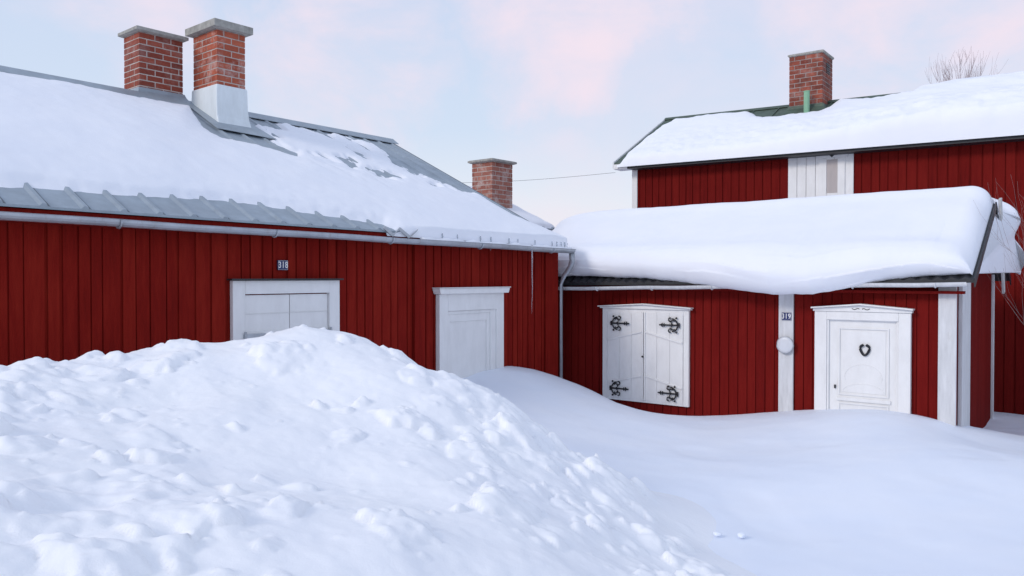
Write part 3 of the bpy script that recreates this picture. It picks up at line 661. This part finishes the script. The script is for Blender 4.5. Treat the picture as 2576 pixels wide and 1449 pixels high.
def TT(X,Y,px,py,WY):
    sc=WY/F;d=sdf(px,py,polyT)*sc+.02*fbm(X*2.5,Y*2.5,31,3)+.010*vnoise(X*11,Y*11,3)
    r=sstep(1750,2450,px);low=sstep(1.4,.1,Y)
    tm=.075+.09*r+.14*r*low+.03*low
    T=np.where(d>0,tm*(1-np.exp(-d/.07))+.025,d*.6)
    T=T+((.008+.028*r)*fbm(X*2,Y*4,41,4)+(.010+.035*r)*low*(1-np.abs(vnoise(X*1.6+.5*vnoise(X*2,Y*2,3),Y*5+X*.6,45)))+.016*vnoise(X*7,Y*7,47)*(.25+low*.75)+.010*vnoise(X*15,Y*15,48)*low)*(d>.06)
    le=np.clip((Y-OVT+.06)/.12,0,1);T=np.where(T>0,T*np.sqrt(np.maximum(0,1-(1-le)**2)),T)
    e=np.minimum(Y-OVT+.065,X-xv)
    T=np.where(e<.02,-.05,T)
    b=.02+.15*sstep(2290,2420,px)-.06*(px<2290)
    b=np.where(Y>RYT+.6,np.maximum(b,.1),b)
    return np.where(Y>RYT,b,T)
roof_snow('roof_snow',FT,zroofT,xv,xR+.2,OVT-.1,2*RYT-OVT,RYT,.030,TT,'lumpy thick snow on the green-ridged roof of the tall house at upper right',.25)

# ================================================================ TERRAIN
def tps(pts):
    A=np.array([(p[0],p[1]) for p in pts]);z=np.array([p[2] for p in pts]);n=len(A)
    def U(r2): return np.where(r2>1e-12,.5*r2*np.log(r2+1e-12),0)
    r2=((A[:,None]-A[None])**2).sum(-1);K=U(r2)+np.eye(n)*.01
    M=np.zeros((n+3,n+3));M[:n,:n]=K;M[:n,n]=1;M[:n,n+1:]=A;M[n,:n]=1;M[n+1:,:n]=A.T
    w=np.linalg.solve(M,np.concatenate([z,np.zeros(3)]))
    def f(X,Y):
        r=w[n]+w[n+1]*X+w[n+2]*Y
        for i in range(n): r=r+w[i]*U((X-A[i,0])**2+(Y-A[i,1])**2)
        return r
    return f
G=[(0,0,.75),(-3,0,.9),(3,0,.75),(0,-4,.75),(-6,-4,.9),(6,-4,.75),(9,2,.75),(9,6,.75),(-8,2,1.1),(-9,8,1.0),(-4,10,.9),(4.6,11,.5),(2,14,.5),(8,14,.4),(11,11,.45),(-4,14,.7),(-1.2,4,.9),(-2.5,3,.95),(.5,4,.8)]
for a in[(2200,1200,6.4),(2400,1449,4.5),(2000,1350,5.2),(1700,1150,7.3),(1500,1080,8.2),(1400,1010,9.0),(1310,932,9.8),(1395,945,10.8),(1500,986,10.5),(1590,1034,10.6),(1720,1047,10.2),(1840,1042,9.9),(1958,1035,9.5),(2180,1029,8.85),(2360,1062,8.4),(2440,1108,8.1),(2545,1137,7.6),(2640,1150,7.2),(2500,1078,10.3),(2540,1042,11.6),(2470,1040,11.3),(1200,950,9.5),(2300,1110,7.4),(1900,1120,7.9),(2560,1300,5.6)]:
    G.append(tuple(P(*a)))
for px,Y,z in((780,7.7,1.25),(0,5.6,1.35),(440,6.6,1.3),(1000,8.7,1.22)): q=P(px,900,Y);G.append((q.x,q.y,z))
gf=tps(G)
def ground_z(X,Y):
    z=gf(X,Y);R=np.hypot(X-1,Y-5);k=sstep(10,18,R);z=np.clip(z,.2,1.7)*(1-k)+.5*k
    return z
def grade(a,b,step,far):
    c=list(np.arange(a,b+step,step));d=step
    lo=[];x=a
    while x>-far: d*=1.25;x-=d;lo.append(x)
    hi=[];x=c[-1];d=step
    while x<far: d*=1.25;x+=d;hi.append(x)
    return np.array(lo[::-1]+c+hi)
gx=grade(-5,9,.05,400);gy=grade(1,13,.05,400);X,Y=np.meshgrid(gx,gy)
Z=ground_z(X,Y);near=1-sstep(10,16,np.hypot(X-1,Y-6))
Z=Z+near*(.034*fbm(X*.55,Y*.75,61,3)+.007*fbm(X*2.2+Y*.8,Y*2.6,63,3)+.003*fbm(X*7,Y*8,64,2))
Z=Z-near*.012*sstep(.35,.75,vnoise(X*1.7,Y*1.7,71))
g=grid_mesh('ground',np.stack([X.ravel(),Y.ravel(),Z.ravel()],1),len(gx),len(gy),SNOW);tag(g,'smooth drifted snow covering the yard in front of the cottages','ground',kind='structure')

crest=[(-520,950,3.7),(-250,930,4.0),(0,918,4.4),(110,912,4.6),(210,910,4.75),(340,882,5.0),(440,860,5.2),(560,860,5.4),(680,826,5.6),(780,813,5.8),(860,824,5.9),(940,856,5.9),(1010,896,5.8),(1100,934,5.7),(1200,964,5.6),(1290,1022,5.6),(1350,1074,5.5),(1420,1126,5.4),(1530,1182,5.3),(1600,1252,5.2),(1700,1314,5.1),(1765,1368,4.95)]
M=[tuple(P(*a)) for a in crest]
for a in[(0,1449,2.2),(0,1200,2.9),(0,1030,3.7),(400,1449,2.4),(400,1150,3.5),(400,965,4.5),(780,1449,2.6),(780,1150,3.9),(780,940,5.0),(1200,1449,2.9),(1200,1200,4.0),(1200,1060,4.9),(1500,1449,3.3),(1500,1300,4.3),(1730,1449,3.9),(1900,1449,4.4),(-520,1449,2.0),(-520,1100,3.0)]: M.append(tuple(P(*a)))
for px,py,Y in crest[::2]:
    q=P(px,py,Y+1.35 if px<1250 else Y+.9);M.append((q.x,q.y,1.12 if px<1100 else .74))
    q=P(px,py,Y+2.3);M.append((q.x,q.y,.8 if px<1100 else .55))
for p in[(-3.5,.8,.9),(-1.8,.7,.72),(-.6,.9,.66),(.3,1.5,.66),(1.0,2.3,.64),(1.6,3.2,.60),(2.1,4.6,.55),(2.0,6.2,.5),(0,0,.6),(-2,0,.65)]: M.append(p)
mf=tps(M)
st=.0135;xs=np.arange(-5.2,2.4,st);ys=np.arange(1.4,7.3,st);X,Y=np.meshgrid(xs,ys)
MZ=mf(X,Y);GZ=ground_z(X,Y);hgt=MZ-GZ
am=sstep(-.02,.30,hgt)
calm=sstep(-.35,.30,fbm(X*.75+3,Y*.75,98,3))       # trampled, quieter areas between the clods
MZ=MZ+am*(.062*fbm(X*1.4,Y*1.4,91,3)+(.014+.016*calm)*fbm(X*4.5,Y*4.5,92,5)+.004*fbm(X*16,Y*16,93,4)-.02)
# shovelled clods: irregular half-buried lumps raised out of the surface
wob=fbm(X*9,Y*9,95,3);wob2=fbm(X*21,Y*21,96,2);add=np.zeros_like(MZ)
cnt=0
while cnt<1500:
    cx_=rng.uniform(-5,2.1);cy_=rng.uniform(1.5,7.0)
    i=int((cy_-1.4)/st);j=int((cx_+5.2)/st)
    if hgt[i,j]<.03: continue
    if rng.rand()>.10+.90*calm[i,j]: continue
    cnt+=1
    big=rng.rand()<.05
    r=rng.uniform(.09,.18) if big else .018+.085*rng.rand()**3.0
    k=int(r*2.2/st)+2;sl=(slice(max(0,i-k),i+k+1),slice(max(0,j-k),j+k+1))
    dx=X[sl]-cx_;dy=Y[sl]-cy_;a=rng.uniform(0,3.14);u=dx*math.cos(a)+dy*math.sin(a);v=-dx*math.sin(a)+dy*math.cos(a)
    ar=rng.uniform(.5,1.0);p=rng.uniform(1.8,3.6)
    d=(np.abs(u/r)**p+np.abs(v/(r*ar))**p)**(1/p)*(1+.5*wob[sl]+.22*wob2[sl])
    tilt=1+rng.uniform(-.8,.8)*u/r+rng.uniform(-.8,.8)*v/r
    hh=r*rng.uniform(.26,.58)*(1-.40*min(1,r/.15))*np.clip(1-d**2.8,0,1)**.6*np.clip(tilt,.1,2)
    add[sl]=np.maximum(add[sl],hh)+np.minimum(add[sl],hh)*.35
MZ=MZ+add*sstep(-.02,.12,hgt)*(1+.35*wob2)
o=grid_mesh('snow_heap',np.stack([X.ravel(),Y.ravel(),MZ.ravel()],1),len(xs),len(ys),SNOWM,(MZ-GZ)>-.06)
tag(o,'large cloddy heap of shovelled snow in the left foreground, hiding the cottage wall base','snow heap')
cl=[(1803,1342,.022),(1866,1346,.024)]
for k,(px,py,r) in enumerate(cl):
    best=None
    for Yq in np.arange(3.5,7,.02):
        q=P(px,py,Yq);gz_=max(float(ground_z(np.float64(q.x),np.float64(Yq))),float(mf(np.float64(q.x),np.float64(Yq))))
        if q.z<=gz_+.01: best=q;break
    if best is None: continue
    bm=bmesh.new();bmesh.ops.create_icosphere(bm,subdivisions=3,radius=r)
    for v in bm.verts:
        nn=mnoise.noise(v.co*30+Vector((k*5,0,0)));v.co*=1+.55*nn;v.co.z*=.6;v.co.x*=1.25
    me=bpy.data.meshes.new('snow_clod');bm.to_mesh(me);bm.free();me.materials.append(SNOW);me.polygons.foreach_set('use_smooth',[True]*len(me.polygons))
    o=bpy.data.objects.new('snow_clod',me);COL.objects.link(o);o.location=(best.x,best.y,best.z-r*.1);o.rotation_euler=(0,0,k)
    tag(o,'loose snow clod lying along the right edge of the snow heap','snow clod','loose clods at the foot of the snow heap')

# ================================================================ PLANTS
def branch(mb,p,d,ln,r,depth,spread,rnd,up=.15,rmin=.004):
    n=4;pts=[p];q=p.copy();dd=d.copy();rad=[r]
    for i in range(n):
        dd=(dd+Vector((rnd.uniform(-1,1),rnd.uniform(-1,1),rnd.uniform(-.6,1)))*.16+Vector((0,0,up*.2))).normalized()
        q=q+dd*ln/n;pts.append(q.copy());rad.append(max(r*(1-.62*(i+1)/n),rmin*.6))
    mb.tube(pts,rad,5 if r>.012 else 4)
    if depth>0:
        k=rnd.randint(3,5)
        for j in range(k):
            t=rnd.uniform(.3,1.0);i=min(n-1,int(t*n));b=pts[i].lerp(pts[i+1],t*n-i)
            a=Vector((rnd.uniform(-1,1),rnd.uniform(-1,1),rnd.uniform(-.2,.9))).normalized()
            branch(mb,b,(dd+a*spread).normalized(),ln*rnd.uniform(.5,.75),max(rad[i]*.6,rmin),depth-1,spread,rnd,up,rmin)
q=P(2415,200,30);t=bpy.data.objects.new('bare_tree',None);COL.objects.link(t);t.location=(q.x,30,.4)
tag(t,'bare leafless tree showing its twigs above the snowy roof at far right','tree')
rnd=random.Random(5);top=P(2415,142,30).z-.4
mb=MB();mb.tube([(0,0,-.3),(.05,0,top*.35),(-.05,.05,top*.7),(0,0,top*.86)],[.14,.11,.07,.02],8);mb.build('trunk',BARK2,t,smooth=True)
mb=MB()
for k in range(17):
    z=top*rnd.uniform(.6,.84);a=rnd.uniform(0,6.28);branch(mb,Vector((0,0,z)),Vector((math.cos(a)*.6,math.sin(a)*.6,1)).normalized(),(top-z)*rnd.uniform(.5,.68),.011,2,.5,rnd,.5,.0055)
mb.v=[(x*.82,y*.82,min(z,top*1.02)) for x,y,z in mb.v]
mb.build('crown',BARK2,t)
X0,Y0=P(2775,900,8.7).x,8.7
t=bpy.data.objects.new('bare_shrub',None);COL.objects.link(t);t.location=(X0,Y0,.55);tag(t,'thin leafless shrub reaching in from the right edge before the tall red house','shrub')
rnd=random.Random(11)
for k in range(6):
    mb=MB();a=rnd.uniform(2.5,3.9);up=rnd.uniform(1.2,2.6);d=Vector((math.cos(a)*.42,math.sin(a)*.25,up*.6)).normalized()
    branch(mb,Vector((rnd.uniform(-.05,.1),rnd.uniform(-.1,.1),-.1)),d,rnd.uniform(1.4,2.0),.0035,2,.5,rnd,.25,.0014)
    mb.build('stem',BARK,t)
a=P(1085,461,16.2);b=P(1548,434,15.3);mb=MB();mb.tube([a.lerp(b,k/20)+Vector((0,0,-.05*math.sin(math.pi*k/20))) for k in range(21)],.0030,5)
tag(mb.build('overhead_wire',DARK,None),'thin dark overhead wire running to the corner of the tall red house','wire')

# ================================================================ LIGHT, SKY, CAMERA
Sd=Vector((-.76,-.50,.50)).normalized()
W=bpy.data.worlds.new('World');S.world=W;W.use_nodes=True;nt=W.node_tree;bg=nt.nodes['Background']
sk=N(nt,'ShaderNodeTexSky');sk.sky_type='NISHITA';sk.sun_disc=False;sk.sun_elevation=math.asin(Sd.z);sk.sun_rotation=math.atan2(Sd.x,Sd.y)
tc=N(nt,'ShaderNodeTexCoord');sep=N(nt,'ShaderNodeSeparateXYZ');L(nt,tc.outputs['Generated'],sep.inputs[0])
grad=ramp(nt,[(0.0,(.94,.87,.92)),(.09,(.84,.88,.97)),(.18,(.69,.80,.97)),(.40,(.63,.73,.95)),(1,(.64,.73,.95))],sep.outputs['Z'])
sks=mixc(nt,1.0,sk.outputs[0],(.1,.1,.1),'MULTIPLY')
base=mixc(nt,.10,grad,sks)
nz=N(nt,'ShaderNodeTexNoise');nz.inputs['Scale'].default_value=4.2;nz.inputs['Detail'].default_value=9;nz.inputs['Roughness'].default_value=.56;nz.inputs['Distortion'].default_value=.3
mp=N(nt,'ShaderNodeMapping');mp.inputs['Scale'].default_value=(1,1,1.7);L(nt,tc.outputs['Generated'],mp.inputs[0]);L(nt,mp.outputs[0],nz.inputs['Vector'])
# ragged cloud outlines: the direction is jittered by noise before it is measured against each cloud's centre
jz=N(nt,'ShaderNodeTexNoise');jz.inputs['Scale'].default_value=6.5;jz.inputs['Detail'].default_value=6;jz.inputs['Roughness'].default_value=.6;L(nt,tc.outputs['Generated'],jz.inputs['Vector'])
js=N(nt,'ShaderNodeVectorMath',operation='SUBTRACT');L(nt,jz.outputs['Color'],js.inputs[0]);js.inputs[1].default_value=(.5,.5,.5)
jm=N(nt,'ShaderNodeVectorMath',operation='SCALE');L(nt,js.outputs[0],jm.inputs[0]);jm.inputs['Scale'].default_value=.30
ja=N(nt,'ShaderNodeVectorMath',operation='ADD');L(nt,tc.outputs['Generated'],ja.inputs[0]);L(nt,jm.outputs[0],ja.inputs[1])
nv=N(nt,'ShaderNodeVectorMath',operation='NORMALIZE');L(nt,ja.outputs[0],nv.inputs[0])
tot=None
for px,py,ca,amp in((860,110,.989,1.0),(1440,70,.987,.95),(2440,60,.962,.95),(90,100,.980,.75),(1400,540,.994,.45),(1750,300,.972,.35),(2200,220,.978,.35)):
    d=(P(px,py,10)-Vector((0,0,EYE))).normalized()
    vm=N(nt,'ShaderNodeVectorMath',operation='DOT_PRODUCT');L(nt,nv.outputs[0],vm.inputs[0]);vm.inputs[1].default_value=d
    mr=N(nt,'ShaderNodeMapRange',interpolation_type='SMOOTHSTEP');L(nt,vm.outputs['Value'],mr.inputs[0]);mr.inputs[1].default_value=ca;mr.inputs[2].default_value=1.0;mr.inputs[3].default_value=0;mr.inputs[4].default_value=amp
    if tot is None: tot=mr.outputs[0]
    else:
        mx_=N(nt,'ShaderNodeMath',operation='MAXIMUM');L(nt,tot,mx_.inputs[0]);L(nt,mr.outputs[0],mx_.inputs[1]);tot=mx_.outputs[0]
nr=N(nt,'ShaderNodeMapRange',interpolation_type='SMOOTHSTEP');L(nt,nz.outputs['Fac'],nr.inputs[0]);nr.inputs[1].default_value=.30;nr.inputs[2].default_value=.68
mu=N(nt,'ShaderNodeMath',operation='MULTIPLY');L(nt,tot,mu.inputs[0]);L(nt,nr.outputs[0],mu.inputs[1])
cm=N(nt,'ShaderNodeMath',operation='MULTIPLY',use_clamp=True);L(nt,mu.outputs[0],cm.inputs[0]);cm.inputs[1].default_value=1.0
fin=mixc(nt,cm.outputs[0],base,(.93,.79,.88))
L(nt,fin,bg.inputs['Color']);bg.inputs['Strength'].default_value=1.0
su=bpy.data.lights.new('sun','SUN');su.energy=1.3;su.angle=math.radians(14);su.color=(1,.92,.84)
so=bpy.data.objects.new('sun',su);COL.objects.link(so);so.rotation_euler=(-Sd).to_track_quat('-Z','Y').to_euler();so.location=(0,0,20)
cam=bpy.data.cameras.new('camera');co=bpy.data.objects.new('camera',cam);COL.objects.link(co)
cam.sensor_width=36;cam.lens=36*F/2576;cam.clip_end=2000;cam.clip_start=.05
co.location=(0,0,EYE);co.rotation_euler=(math.pi/2-PIT,0,0);S.camera=co
S.view_settings.view_transform='Standard';S.view_settings.look='None';S.view_settings.exposure=0
